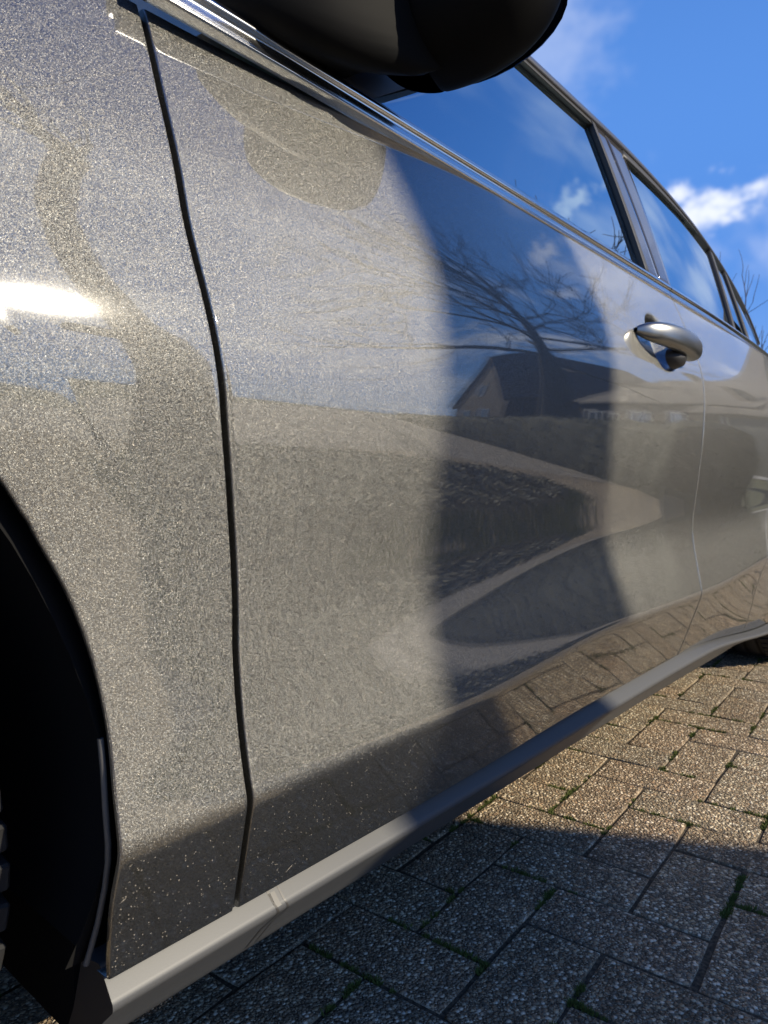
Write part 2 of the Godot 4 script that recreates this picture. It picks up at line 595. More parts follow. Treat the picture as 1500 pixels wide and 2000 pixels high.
func build_car() -> void:
	var car := thing("estate_car", "dark grey metallic estate car parked on the brick driveway, seen along its side", "car")
	var low := func(x: float) -> float: return 0.243 - 0.062 * smoothstep(1.45, 2.3, x)
	# ---- sheet metal
	var b := Buf.new()
	panel(b, arch_edge, func(y): return g1(y) - 0.0026, func(_x): return 0.243, 0.944, 110, 190, 0.004)
	var bf := Buf.new()
	panel(b, func(_y): return -0.80, func(y): return minf(arch_front(y), -0.1201), func(_x): return 0.243, 0.944, 40, 60)
	part("front_fender", b, M.fender, car)
	b = Buf.new()
	panel(b, func(y): return g1(y) + 0.0026, func(_y): return 1.4310 - 0.0018, func(_x): return 0.243, 0.944, 250, 200)
	var door := part("front_door", b, M.paint, car)
	build_handle(door)
	var g3 := func(y: float) -> float: return curve(y, [[0.15, 1.995], [0.24, 1.985], [0.37, 1.98], [0.47, 2.03], [0.60, 2.16], [0.72, 2.30], [0.95, 2.44]])
	b = Buf.new()
	panel(b, func(_y): return 1.4310 + 0.0018, func(y): return g3.call(y) - 0.002, low, 0.944, 110, 170)
	part("rear_door", b, M.paint, car)
	var rear_edge := func(y: float) -> float:
		var dy := minf(absf(y - RA.y), AR)
		return RA.x - sqrt(AR * AR - dy * dy) if y < RA.y + AR else RA.x
	b = Buf.new()
	panel(b, func(y): return g3.call(y) + 0.002, rear_edge, low, 0.944, 30, 110)
	panel(b, func(y): return 2 * RA.x - rear_edge.call(y) + 0.0001, func(_y): return 3.72, func(_x): return 0.243, 0.944, 30, 60)
	part("quarter_panel", b, M.paint, car)
	# ---- dark structure behind the gaps
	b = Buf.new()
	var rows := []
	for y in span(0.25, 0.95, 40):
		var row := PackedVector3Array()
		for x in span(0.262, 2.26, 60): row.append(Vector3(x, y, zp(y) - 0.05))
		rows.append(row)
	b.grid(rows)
	part("door_jamb", b, M.jamb, car)
	# ---- sill trim
	var sill := func(x: float) -> Array:
		var d := 0.062 * smoothstep(1.45, 2.3, x)
		var f := 0.050 * smoothstep(1.6, 2.3, x)
		var o := 0.008 * smoothstep(1.3, 2.0, x)
		var t := 0.241 - d
		var m := 0.219 - f * 0.95
		return [Vector2(t - 0.004, -0.075), Vector2(t - 0.0005, -0.0535), Vector2(t, -0.0515), Vector2(t - 0.0008, -0.0490), Vector2(lerpf(t, m, 0.5), -0.0405 + o * 0.5), Vector2(m + 0.0035, -0.0345 + o), Vector2(m + 0.0010, -0.0325 + o), Vector2(m - 0.0020, -0.0320 + o), Vector2(m - 0.0055, -0.0330 + o), Vector2(lerpf(m, 0.16, 0.5), -0.0570 + o), Vector2(0.163, -0.0790 + o), Vector2(0.158, -0.0825 + o), Vector2(0.156, -0.087 + o), Vector2(0.154, -0.095), Vector2(0.160, -0.105)]
	b = Buf.new()
	sweep_x(b, span(0.243, 2.27, 90), sill)
	# the closed front end
	var cap := []
	for p in sill.call(0.243): cap.append(Vector3(0.243, p.x, p.y))
	var hub := Vector3(0.243, 0.19, -0.09)
	part("sill_trim", b, M.sill, car)
	b = Buf.new()
	for i in cap.size() - 1: b.face([hub, cap[i], cap[i + 1]], Vector3(-1, 0, 0))
	part("sill_end_cap", b, M.black, car)
	# ---- window belt molding
	var belt := func(x: float) -> Array:
		var o := -(0.03 * pow(x - 1.5, 2.0) if x > 1.5 else 0.0) - (0.02 * pow(0.6 - x, 2.0) if x < 0.6 else 0.0)
		var r := []
		for p in [[0.9405, -0.066], [0.9415, -0.0555], [0.9428, -0.0536], [0.9442, -0.0540], [0.9455, -0.0560], [0.9500, -0.0588], [0.9560, -0.0607], [0.9590, -0.0606], [0.9606, -0.0585], [0.9630, -0.0574], [0.9655, -0.0580], [0.9690, -0.0612], [0.9750, -0.0678], [0.9800, -0.0745], [0.9835, -0.0820], [0.9845, -0.0930]]: r.append(Vector2(p[0], p[1] + o))
		return r
	b = Buf.new()
	sweep_x(b, span(0.29, 1.4295, 60), belt)
	part("belt_molding", b, M.chrome, car)
	b = Buf.new()
	sweep_x(b, span(1.4325, 3.05, 60), belt)
	part("belt_molding", b, M.chrome, car)
	# ---- glasshouse
	var topf := func(x: float) -> float: return ytop(x)
	var tops := func(x: float) -> float: return ytop(x) - 0.012
	b = Buf.new(); green(b, 0.56, 1.342, 0.978, tops, 1.06, 1.346, -0.006, 30, 16, 0.0, 0.004)
	part("front_window", b, M.glass, car)
	b = Buf.new(); green(b, 1.345, 1.366, 0.978, topf, 1.349, 1.366, 0.004, 4, 20, 0.0, 0.012)
	green(b, 0.56, 1.366, 1.287, topf, 1.06, 1.366, 0.003, 30, 2, 0.0, 0.012)
	part("window_seal", b, M.black, car)
	b = Buf.new(); green(b, 1.368, 1.4255, 0.978, topf, 1.368, 1.4195, 0.001, 6, 20, 0.0, 0.012)
	part("pillar_cover", b, M.gloss, car)
	b = Buf.new(); green(b, 1.430, 1.498, 0.978, topf, 1.424, 1.510, 0.001, 6, 20, 0.0, 0.012)
	part("pillar_cover", b, M.gloss, car)
	b = Buf.new(); green(b, 1.500, 2.055, 0.978, tops, 1.512, 2.215, -0.004, 24, 16, 0.0, 0.004)
	part("rear_window", b, M.glass, car)
	b = Buf.new(); green(b, 2.057, 2.092, 0.978, topf, 2.217, 2.252, 0.003, 4, 20, 0.0, 0.012)
	green(b, 1.500, 2.055, 1.275, topf, 1.512, 2.215, 0.003, 24, 2, 0.0, 0.012)
	part("window_seal", b, M.black, car)
	b = Buf.new(); green(b, 2.094, 2.30, 0.978, tops, 2.254, 2.40, -0.002, 8, 14, 0.0, 0.01)
	part("quarter_window", b, M.glass, car)
	b = Buf.new(); green(b, 2.302, 2.35, 0.978, topf, 2.402, 2.44, 0.004, 4, 16, 0.0, 0.012)
	part("window_seal", b, M.black, car)
	b = Buf.new(); green(b, 2.352, 2.92, 0.978, tops, 2.442, 2.80, -0.002, 8, 14, 0.0, 0.01)
	part("quarter_window", b, M.glass, car)
	b = Buf.new(); green(b, 2.922, 3.55, 0.93, topf, 2.802, 3.05, 0.0, 8, 14, 0.0, 0.01)
	part("rear_pillar", b, M.paint, car)
	# front pillar and its black corner panel
	b = Buf.new(); green(b, 0.24, 0.56, 0.978, topf, 0.98, 1.06, 0.002, 6, 20, 0.0, 0.012)
	part("front_pillar", b, M.black, car)
	# roof edge
	b = Buf.new()
	var rail := func(x: float) -> Array:
		var y := ytop(x)
		var z := zg(x, y)
		return [Vector2(y - 0.004, z - 0.012), Vector2(y + 0.001, z + 0.004), Vector2(y + 0.006, z + 0.006), Vector2(y + 0.018, z - 0.001), Vector2(y + 0.030, z - 0.010), Vector2(y + 0.038, z - 0.020), Vector2(y + 0.043, z - 0.034), Vector2(y + 0.045, z - 0.05)]
	sweep_x(b, span(0.80, 3.15, 80), rail)
	part("roof_edge", b, M.trimdark, car)
	b = Buf.new()
	rows = []
	for x in span(0.80, 3.15, 50):
		var row := PackedVector3Array()
		var y := ytop(x) + 0.045
		var za := zg(x, ytop(x)) - 0.048
		for t in span(0.0, 1.0, 24):
			row.append(Vector3(x, y + 0.075 * (1.0 - pow(2 * t - 1, 2.0)), lerpf(za, -1.84 - za, t)))
		rows.append(row)
	b.grid(rows, Vector3(0, 1, 0))
	part("roof", b, M.paint, car)
	# ---- the rest of the body: bonnet, screens, far side, floor
	b = Buf.new()
	rows = []
	for x in span(-0.80, 0.32, 20):
		var row := PackedVector3Array()
		for t in span(0.0, 1.0, 20):
			var z0 := surf(x, 0.94) - 0.004
			row.append(Vector3(x, 0.935 - 0.14 * pow(maxf(0.0, (0.1 - x) / 0.9), 2.0) + 0.05 * (1.0 - pow(2 * t - 1, 4.0)), lerpf(z0, -1.84 - z0, t)))
		rows.append(row)
	b.grid(rows, Vector3(0, 1, 0))
	part("bonnet", b, M.paint, car)
	b = Buf.new()
	rows = []
	for t in span(0.0, 1.0, 10):
		var row := PackedVector3Array()
		for s in span(0.0, 1.0, 20):
			var x = lerpf(0.26, 1.0, t) - 0.16 * (1.0 - pow(2 * s - 1, 2.0)) * (1.0 - 0.4 * t)
			var y := lerpf(0.975, 1.335, t)
			var z0 := lerpf(-0.12, -0.24, t)
			row.append(Vector3(x, y, lerpf(z0, -1.84 - z0, s)))
		rows.append(row)
	b.grid(rows, Vector3(-1, 1, 0))
	part("windscreen", b, M.glass, car)
	b = Buf.new()
	rows = []
	for t in span(0.0, 1.0, 10):
		var row := PackedVector3Array()
		for s in span(0.0, 1.0, 16):
			var x := lerpf(3.74, 3.12, t * t) + 0.07 * (1.0 - pow(2 * s - 1, 2.0))
			var z0 := lerpf(-0.03, -0.36, t)
			row.append(Vector3(x, lerpf(0.3, 1.22, t), lerpf(z0, -1.84 - z0, s)))
		rows.append(row)
	b.grid(rows, Vector3(1, 0, 0))
	part("tailgate", b, M.paint, car)
	b = Buf.new()
	rows = []
	for t in span(0.0, 1.0, 12):
		var row := PackedVector3Array()
		for s in span(0.0, 1.0, 20):
			var x := -0.80 - 0.16 * (1.0 - pow(2 * s - 1, 2.0)) - 0.06 * sin(t * PI)
			var z0 := surf(-0.80, 0.5)
			row.append(Vector3(x, lerpf(0.2, 0.82, t), lerpf(z0, -1.84 - z0, s)))
		rows.append(row)
	b.grid(rows, Vector3(-1, 0, 0))
	part("front_bumper", b, M.paint, car)
	b = Buf.new()
	rows = []
	for y in span(0.2, 0.97, 30):
		var row := PackedVector3Array()
		for x in span(-0.8, 3.72, 30): row.append(Vector3(x, y, -1.84 - zp(y)))
		rows.append(row)
	b.grid(rows, Vector3(0, 0, -1))
	part("far_body_side", b, M.paint, car)
	b = Buf.new()
	rows = []
	for t in span(0.0, 1.0, 6):
		var row := PackedVector3Array()
		for x in span(0.55, 2.95, 20):
			var y := lerpf(0.96, ytop(x) + 0.04, t)
			row.append(Vector3(x, y, -1.84 - zg(x, y)))
		rows.append(row)
	b.grid(rows, Vector3(0, 0, -1))
	part("far_side_window", b, M.glass, car)
	b = Buf.new()
	b.box(Vector3(1.256, 0.205, -0.92), Vector3(2.02, 0.09, 1.65))
	b.box(Vector3(-0.52, 0.30, -0.92), Vector3(0.10, 0.3, 1.30))
	b.box(Vector3(3.25, 0.32, -0.92), Vector3(0.55, 0.1, 1.50))
	part("underbody", b, M.dark, car)
	b = Buf.new()
	for x in [1.12, 1.95]:
		for z in [-0.52, -1.32]:
			b = Buf.new()
			b.box(Vector3(x + 0.06, 0.82, z), Vector3(0.16, 0.62, 0.46), Basis(Vector3(0, 0, 1), -0.3), 0.05)
			b.box(Vector3(x + 0.18, 1.19, z), Vector3(0.10, 0.18, 0.24), Basis(Vector3(0, 0, 1), -0.2), 0.04)
			b.box(Vector3(x - 0.22, 0.52, z), Vector3(0.5, 0.16, 0.48), Basis(), 0.05)
			part("seat", b, M.cloth, car)
	# ---- wheel housings, wheels
	for a in [FA, RA]:
		b = Buf.new()
		rows = []
		for z in [-0.012, -0.03, -0.12, -0.26, -0.30]:
			var row := PackedVector3Array()
			for t in span(-0.30, PI + 0.30, 48):
				var r := 0.350 if z > -0.02 else 0.372
				var ly: float = a.y + sin(t) * r
				row.append(Vector3(a.x + cos(t) * r, ly, minf(z, zp(clampf(ly, 0.2, 0.9)) - 0.012 - 0.3 * (-0.012 - z) if z > -0.05 else z)))
			rows.append(row)
		var inner := PackedVector3Array()
		for t in span(-0.30, PI + 0.30, 48): inner.append(Vector3(a.x, a.y - 0.12, -0.30))
		rows.append(inner)
		b.grid(rows, Vector3(0, 0, 1))
		part("wheel_arch_liner", b, M.liner, car)
		wheel(car, Vector3(a.x, 0.316, -0.17), "front_wheel" if a == FA else "rear_wheel")
		for z in [-1.55]:
			wheel(car, Vector3(a.x, 0.316, z - 0.12), "far_wheel", true)
	# a thin rubber lip along the lower rear edge of the front arch
	b = Buf.new()
	var pts := []
	var rad := []
	for q in [[0.2265, 0.4164, -0.0122], [0.2271, 0.3972, -0.0104], [0.2280, 0.3715, -0.0100], [0.2300, 0.3458, -0.0108], [0.2311, 0.3337, -0.0134], [0.2316, 0.3141, -0.0186], [0.2312, 0.2861, -0.0282], [0.2297, 0.266, -0.0355], [0.2283, 0.2534, -0.0400]]:
		pts.append(Vector3(q[0], q[1], q[2])); rad.append(0.0021)
	b.tube(pts, rad, 8)
	part("arch_edge_lip", b, M.trimlip, car)
	build_mirror(car)
	build_dirt(car, sill)

# road dirt: pale specks that also paint in flake sparkle, short splash streaks low on the side, and a drip across the sill
func build_dirt(car: Node3D, sill: Callable) -> void:
	var rng := RandomNumberGenerator.new()
	rng.seed = 91
	var b := Buf.new()
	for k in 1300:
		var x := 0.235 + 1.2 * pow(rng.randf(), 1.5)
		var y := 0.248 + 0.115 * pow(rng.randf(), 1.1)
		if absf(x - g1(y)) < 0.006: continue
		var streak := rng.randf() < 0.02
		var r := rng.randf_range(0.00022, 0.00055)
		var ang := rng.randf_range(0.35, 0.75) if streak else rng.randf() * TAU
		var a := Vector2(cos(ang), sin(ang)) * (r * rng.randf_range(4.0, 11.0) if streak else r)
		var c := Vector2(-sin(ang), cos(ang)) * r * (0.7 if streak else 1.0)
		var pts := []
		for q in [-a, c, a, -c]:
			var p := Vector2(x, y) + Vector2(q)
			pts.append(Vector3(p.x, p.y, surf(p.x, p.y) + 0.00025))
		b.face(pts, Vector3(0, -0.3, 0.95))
	tag(part("dirt_sparkle_specks", b, M.dust_sparkle, car), "", "", "", "stuff")
	b = Buf.new()
	for q in [[0.386, 0.0012, 0, 14], [0.397, 0.0009, 1, 12], [0.3885, 0.0030, 4, 6]]:
		var rows := []
		var pr: Array = sill.call(q[0])
		for k in range(2, 11):
			if k < q[2] or k > q[3]: continue
			var p: Vector2 = pr[k]
			var w: float = q[1] * (0.7 + 0.6 * rng.randf())
			rows.append(PackedVector3Array([Vector3(q[0] - w + 0.001 * k, p.x - 0.0001, p.y + 0.0003), Vector3(q[0] + w + 0.001 * k, p.x - 0.0001, p.y + 0.0003)]))
		b.grid(rows)
	part("drip_marks", b, M.tar, car)

func wheel(car: Node3D, c: Vector3, called: String, far := false) -> void:
	var w := Node3D.new()
	w.name = called
	car.add_child(w, true)
	w.position = c
	var s := -1.0 if far else 1.0
	var b := Buf.new()
	var pr := []
	for q in [[0.205, 0.085], [0.225, 0.103], [0.255, 0.109], [0.282, 0.105], [0.300, 0.096], [0.309, 0.084], [0.311, 0.066], [0.311, 0.050], [0.303, 0.049], [0.303, 0.041], [0.312, 0.040], [0.313, 0.012], [0.304, 0.011], [0.304, 0.003], [0.313, 0.002], [0.313, -0.03], [0.304, -0.031], [0.304, -0.04], [0.311, -0.041], [0.309, -0.084], [0.300, -0.096], [0.255, -0.109], [0.205, -0.085]]: pr.append([q[0], q[1] * s])
	b.lathe_z(Vector3.ZERO, pr, 96, Vector3(0.26, 0, 0))
	# shoulder tread blocks
	for i in 72:
		var t := TAU * i / 72.0
		for zz in [0.076, -0.076]:
			b.box(Vector3(cos(t) * 0.3105, sin(t) * 0.3105, zz), Vector3(0.012, 0.0205, 0.030), Basis(Vector3(0, 0, 1), t) * Basis(Vector3(1, 0, 0), 0.15 * signf(zz)), 0.002)
	part("tyre", b, M.rubber, w)
	b = Buf.new()
	b.lathe_z(Vector3.ZERO, [[0.208, 0.088 * s], [0.200, 0.092 * s], [0.190, 0.070 * s], [0.180, 0.02 * s], [0.02, 0.01 * s], [0.001, 0.01 * s]], 64)
	for i in 5:
		var t := TAU * i / 5.0 + 0.3
		b.box(Vector3(cos(t) * 0.11, sin(t) * 0.11, 0.062 * s), Vector3(0.18, 0.045, 0.03), Basis(Vector3(0, 0, 1), t), 0.008)
	b.lathe_z(Vector3(0, 0, 0.07 * s), [[0.045, 0.0], [0.042, 0.012 * s], [0.02, 0.014 * s], [0.001, 0.014 * s]], 32)
	part("rim", b, M.rim, w)

func build_handle(door: Node3D) -> void:
	# grip: a tapering bar that stands off the door and closes against it at both ends
	var st := [[1.108, -0.004, 0.004, 0.003, 0.8225], [1.116, 0.001, 0.0100, 0.007, 0.8222], [1.130, 0.008, 0.0155, 0.0095, 0.8220], [1.15, 0.0150, 0.0190, 0.0115, 0.8218], [1.18, 0.0215, 0.0212, 0.0130, 0.8214], [1.22, 0.0258, 0.0222, 0.0135, 0.8210], [1.26, 0.0270, 0.0228, 0.0138, 0.8206], [1.29, 0.0260, 0.0235, 0.0142, 0.8200], [1.315, 0.0230, 0.0240, 0.0155, 0.8195], [1.335, 0.0185, 0.0240, 0.0175, 0.8193], [1.352, 0.0150, 0.0235, 0.0185, 0.8195], [1.3600, 0.0125, 0.0215, 0.0175, 0.8200], [1.3630, 0.009, 0.016, 0.013, 0.8205], [1.3635, 0.006, 0.002, 0.002, 0.8205]]
	var rows := []
	for s in st:
		s[0] = 1.108 + (s[0] - 1.108) * 0.88
		var row := PackedVector3Array()
		for i in 25:
			var t := TAU * i / 24.0
			var c := cos(t)
			var d := sin(t)
			var q := pow(pow(absf(c), 2.6) + pow(absf(d), 2.6), -1.0 / 2.6)
			row.append(Vector3(s[0], s[4] + d * q * s[2] * 0.86, s[1] + c * q * s[3]))
		rows.append(row)
	var b := Buf.new()
	b.grid(rows, Vector3(0, 0, 1), true)
	for k in b.v.size():      # normals away from the bar's axis
		var ax := b.v[k]
		var best := 0
		for j in st.size():
			if absf(st[j][0] - ax.x) < 1e-5: best = j
		var w := Vector3(0, ax.y - st[best][4], ax.z - st[best][1])
		if b.n[k].dot(w) < 0: b.n[k] = -b.n[k]
	part("door_handle", b, M.satin, door)
	# black disc that paints in the shade of the hollow behind the grip
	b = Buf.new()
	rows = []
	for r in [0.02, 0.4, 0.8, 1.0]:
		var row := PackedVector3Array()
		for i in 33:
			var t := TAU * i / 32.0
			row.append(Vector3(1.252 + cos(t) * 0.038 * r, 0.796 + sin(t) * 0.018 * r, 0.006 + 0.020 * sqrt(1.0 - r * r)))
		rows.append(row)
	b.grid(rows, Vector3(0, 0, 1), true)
	part("handle_hollow_shade", b, M.black, door)

func build_mirror(car: Node3D) -> void:
	var root := Node3D.new()
	root.name = "side_mirror"
	car.add_child(root, true)
	# housing: a rounded shell with its long axis out of the car and slightly to the rear
	var c := Vector3(0.606, 1.066, 0.006)
	var l := Vector3(0.26, 0.05, 0.96).normalized()      # long axis
	var u := (Vector3(0, 1, 0) - l * l.y).normalized()
	var f := u.cross(l).normalized()                      # towards the front or rear
	if f.x > 0: f = -f
	for half in 2:
		var b := Buf.new()
		var rows := []
		for j in 29:
			var a := -1.0 + 2.0 * j / 28.0
			var s := clampf(a, -1, 1)
			# the two shells meet in a groove near the inner third
			var lo := -1.0 if half == 0 else -0.275
			var hi := -0.22 if half == 0 else 1.0
			var t := lerpf(lo, hi, (s + 1) * 0.5)
			var w := pow(maxf(0.0, 1.0 - pow(absf(t), 2.6)), 1.0 / 2.4)
			var edge := minf(absf(s + 1), absf(s - 1))
			if (half == 0 and s > 0.8) or (half == 1 and s < -0.9):
				w -= (0.05 if half == 0 else 0.012) * (1.0 - clampf(edge / (0.16 if half == 0 else 0.04), 0, 1))
			var row := PackedVector3Array()
			for i in 41:
				var q := TAU * i / 40.0
				var x := cos(q)
				var y := sin(q)
				var k := pow(pow(absf(x), 2.7) + pow(absf(y), 2.7), -1.0 / 2.7)
				var hx := 0.088 * (1.0 - 0.35 * clampf((-0.22 - t) / 0.45, 0.0, 1.0)) if x > 0 else 0.045          # rounder to the front than at the glass
				var hy := 0.088 if y > 0 else lerpf(0.076, 0.082, clampf((0.4 - t), 0, 1))
				row.append(c + l * (t * 0.106) + u * (y * k * w * hy + 0.014 * t * t) + f * (x * k * w * hx))
			rows.append(row)
		b.grid(rows, l, true)
		for k in b.v.size():
			var p := b.v[k] - c
			if b.n[k].dot(p) < 0: b.n[k] = -b.n[k]
		part("mirror_cap" if half else "mirror_base", b, M.mirror_plastic, root)
	# mirror glass on the rear side
	var g := Buf.new()
	var rows := []
	for r in [0.0, 0.5, 0.92, 1.0]:
		var row := PackedVector3Array()
		for i in 33:
			var q := TAU * i / 32.0
			row.append(c - f * (0.047 - 0.004 * (1.0 if r == 1.0 else 0.0)) + l * (cos(q) * 0.095 * r + 0.004) + u * (sin(q) * 0.062 * r))
		rows.append(row)
	g.grid(rows, -f, true)
	part("mirror_glass", g, M.chrome, root)
	# foot: from the window corner out to the housing
	var b := Buf.new()
	rows = []
	var ft := [[Vector3(0.452, 0.995, -0.104), 0.094, 0.024], [Vector3(0.453, 0.996, -0.088), 0.092, 0.024], [Vector3(0.458, 0.999, -0.070), 0.086, 0.028], [Vector3(0.468, 1.006, -0.048), 0.080, 0.040], [Vector3(0.486, 1.014, -0.028), 0.078, 0.052], [Vector3(0.516, 1.026, -0.010), 0.074, 0.060], [Vector3(0.555, 1.044, 0.004), 0.054, 0.062], [Vector3(0.580, 1.06, 0.010), 0.004, 0.004]]
	for s in ft:
		var row := PackedVector3Array()
		for i in 29:
			var q := TAU * i / 28.0
			var x := cos(q)
			var y := sin(q)
			var k := pow(pow(absf(x), 2.6) + pow(absf(y), 2.6), -1.0 / 2.6)
			var p: Vector3 = s[0]
			row.append(p + Vector3(x * k * s[1], y * k * s[2] + x * k * s[1] * 0.10, 0.0))
		rows.append(row)
	b.grid(rows, Vector3(0, 0, 1), true)
	for k in b.v.size():
		var j := (k / 29)
		var p: Vector3 = b.v[k] - ft[j][0]
		if b.n[k].dot(p) < 0: b.n[k] = -b.n[k]
	part("mirror_foot", b, M.mirror_plastic, root)

# ------------------------------------------------------------------ ground
func build_ground() -> void:
	var b := Buf.new()
	b.grid([PackedVector3Array([Vector3(-300, -0.02, -300), Vector3(300, -0.02, -300)]), PackedVector3Array([Vector3(-300, -0.02, 300), Vector3(300, -0.02, 300)])], Vector3(0, 1, 0))
	tag(part("ground", b, M.grass, self), "", "", "", "structure")
	# driveway of washed-aggregate pavers in herringbone
	b = Buf.new()
	b.grid([PackedVector3Array([Vector3(-4, -0.0028, -4), Vector3(7.0, -0.0028, -4)]), PackedVector3Array([Vector3(-4, -0.0028, 5.2), Vector3(7.0, -0.0028, 5.2)])], Vector3(0, 1, 0))
	var drive := part("driveway", b, M.joint, self)
	tag(drive, "", "", "", "structure")
	var rng := RandomNumberGenerator.new()
	rng.seed = 11
	var meshes := []
	for k in 4:
		meshes.append(paver_mesh(k))
	var S := 0.105
	var turn := Basis(Vector3(0, 1, 0), 0.060)
	var org := Vector3(1.355, 0, 0.040)
	var near := []
	var far: Array[Transform3D] = []
	for i in range(-52, 56):
		for j in range(-40, 52):
			var t := posmod(i + j, 4)
			if t != 0 and t != 2: continue
			var c := Vector3((i + 1.0) * S, 0, (j + 0.5) * S) if t == 0 else Vector3((i + 0.5) * S, 0, (j + 1.0) * S)
			var p := org + turn * c
			if p.x < -3.9 or p.x > 6.9 or p.z < -3.9 or p.z > 5.1: continue
			var q := turn * Basis(Vector3(0, 1, 0), 0.0 if t == 0 else PI / 2) * Basis(Vector3(0, 1, 0), rng.randfn(0, 0.008)) * Basis(Vector3(1, 0, 0), clampf(rng.randfn(0, 0.005), -0.01, 0.01)) * Basis(Vector3(0, 0, 1), clampf(rng.randfn(0, 0.003), -0.006, 0.006))
			p += Vector3(rng.randfn(0, 0.0007), clampf(rng.randfn(-0.0002, 0.0006), -0.0011, 0.0012), rng.randfn(0, 0.0007))
			var tr := Transform3D(q, p)
			# how large it shows: distance along the view, inside the frame
			var d := p - Vector3(0, 0.58, 0.42)
			var depth := d.x * 0.762 - d.z * 0.646
			var side := (d.x * 0.647 + d.z * 0.763) / maxf(depth, 0.01)
			if depth > 0.2 and p.x > 0.1 and p.x < 3.4 and side > -0.62 and side < 0.62 and p.z > -1.3:
				near.append(tr)
			else:
				far.append(tr)
	near.sort_custom(func(a, c): return a.origin.distance_squared_to(Vector3(0.6, 0, 0.1)) < c.origin.distance_squared_to(Vector3(0.6, 0, 0.1)))
	for k in near.size():
		if k < 290:
			var o := MeshInstance3D.new()
			o.mesh = meshes[rng.randi() % 4]
			o.material_override = M.pavers[rng.randi() % 5]
			o.name = "paver" if k == 0 else "paver_%03d" % k
			o.transform = near[k]
			drive.add_child(o, true)
		else:
			far.append(near[k])
	var mm := MultiMesh.new()
	mm.transform_format = MultiMesh.TRANSFORM_3D
	mm.mesh = meshes[1]
	mm.instance_count = far.size()
	for k in far.size(): mm.set_instance_transform(k, far[k])
	var mi := MultiMeshInstance3D.new()
	mi.multimesh = mm
	mi.material_override = M.paver
	mi.name = "distant_pavers"
	mi.set_meta("kind", "stuff")
	drive.add_child(mi, true)
	# moss in the joints
	var tuft := Buf.new()
	for k in 26:
		var a := rng.randf() * TAU
		var r := 0.0045 * sqrt(rng.randf())
		var h := 0.002 + 0.004 * rng.randf()
		var p := Vector3(cos(a) * r, 0, sin(a) * r)
		var w := Vector3(cos(a * 3.1), 0, sin(a * 3.1)) * 0.0011
		var tip := p + Vector3(cos(a) * 0.002, h, sin(a) * 0.002)
		var nn := (tip - p).cross(w).normalized()
		tuft.face([p - w, p + w, tip], nn)
	var tm := tuft.mesh()
	var spots: Array[Transform3D] = []
	var patch := noise(FastNoiseLite.TYPE_SIMPLEX, 3.4, 77, 2)
	for tr in near + far:
		var tt: Transform3D = tr
		if tt.origin.x < 0.2 or tt.origin.x > 3.6 or tt.origin.z < -1.0 or tt.origin.z > 1.2: continue
		for k in 46:
			var e := rng.randf_range(-1, 1)
			var side := rng.randi() % 4
			var lp := Vector3(e * 0.105, 0, (0.0520 if side == 0 else -0.0520)) if side < 2 else Vector3((0.1045 if side == 2 else -0.1045), 0, e * 0.052)
			var wp := tt * lp
			if patch.get_noise_2d(wp.x, wp.z) < 0.12: continue
			wp.y = -0.0022
			spots.append(Transform3D(Basis(Vector3(0, 1, 0), rng.randf() * TAU) * Basis().scaled(Vector3.ONE * rng.randf_range(0.5, 1.25)), wp))
	mm = MultiMesh.new()
	mm.transform_format = MultiMesh.TRANSFORM_3D
	mm.mesh = tm
	mm.instance_count = spots.size()
	for k in spots.size(): mm.set_instance_transform(k, spots[k])
	mi = MultiMeshInstance3D.new()
	mi.multimesh = mm
	mi.material_override = M.moss
	mi.name = "moss"
	tag(mi, "yellow green moss growing in the joints between the pavers", "moss", "", "stuff")
	add_child(mi, true)

func paver_mesh(k: int) -> ArrayMesh:
	var rng := RandomNumberGenerator.new()
	rng.seed = 300 + k
	var b := Buf.new()
	# a worn block: uneven outline, rounded upper edge
	var hx := 0.1041
	var hz := 0.0516
	var ring := []
	for q in [[-1, -1, 0], [-0.4, -1, 1], [0.3, -1, 1], [1, -1, 0], [1, 0.1, 1], [1, 1, 0], [0.35, 1, 1], [-0.3, 1, 1], [-1, 1, 0], [-1, -0.1, 1]]:
		var in_ := rng.randf_range(0.0, 0.0016) if q[2] else rng.randf_range(0.001, 0.0035)
		ring.append(Vector2(q[0] * hx - signf(q[0]) * (in_ if absf(q[0]) == 1 else 0.0), q[1] * hz - signf(q[1]) * (in_ if absf(q[1]) == 1 else 0.0)))
	var rows := []
	for lv in [[0.0, -0.05], [0.0, -0.0035], [0.0005, -0.0014], [0.0016, -0.0004], [0.005, 0.0]]:
		var row := PackedVector3Array()
		for i in ring.size() + 1:
			var p: Vector2 = ring[i % ring.size()]
			var q := p - Vector2(signf(p.x) * lv[0] * (1.0 if absf(p.x) > hx * 0.9 else 0.0), signf(p.y) * lv[0] * (1.0 if absf(p.y) > hz * 0.9 else 0.0))
			row.append(Vector3(q.x, lv[1], q.y))
		rows.append(row)
	b.grid(rows, Vector3(0, 1, 0), true)
	for i in b.v.size():
		var w := Vector3(b.v[i].x, 0.004 if b.v[i].y > -0.001 else 0.0, b.v[i].z)
		if b.n[i].dot(w) < 0: b.n[i] = -b.n[i]
	var top := []
	for i in ring.size(): top.append(rows[4][i])
	b.face(top, Vector3(0, 1, 0))
	return b.mesh()

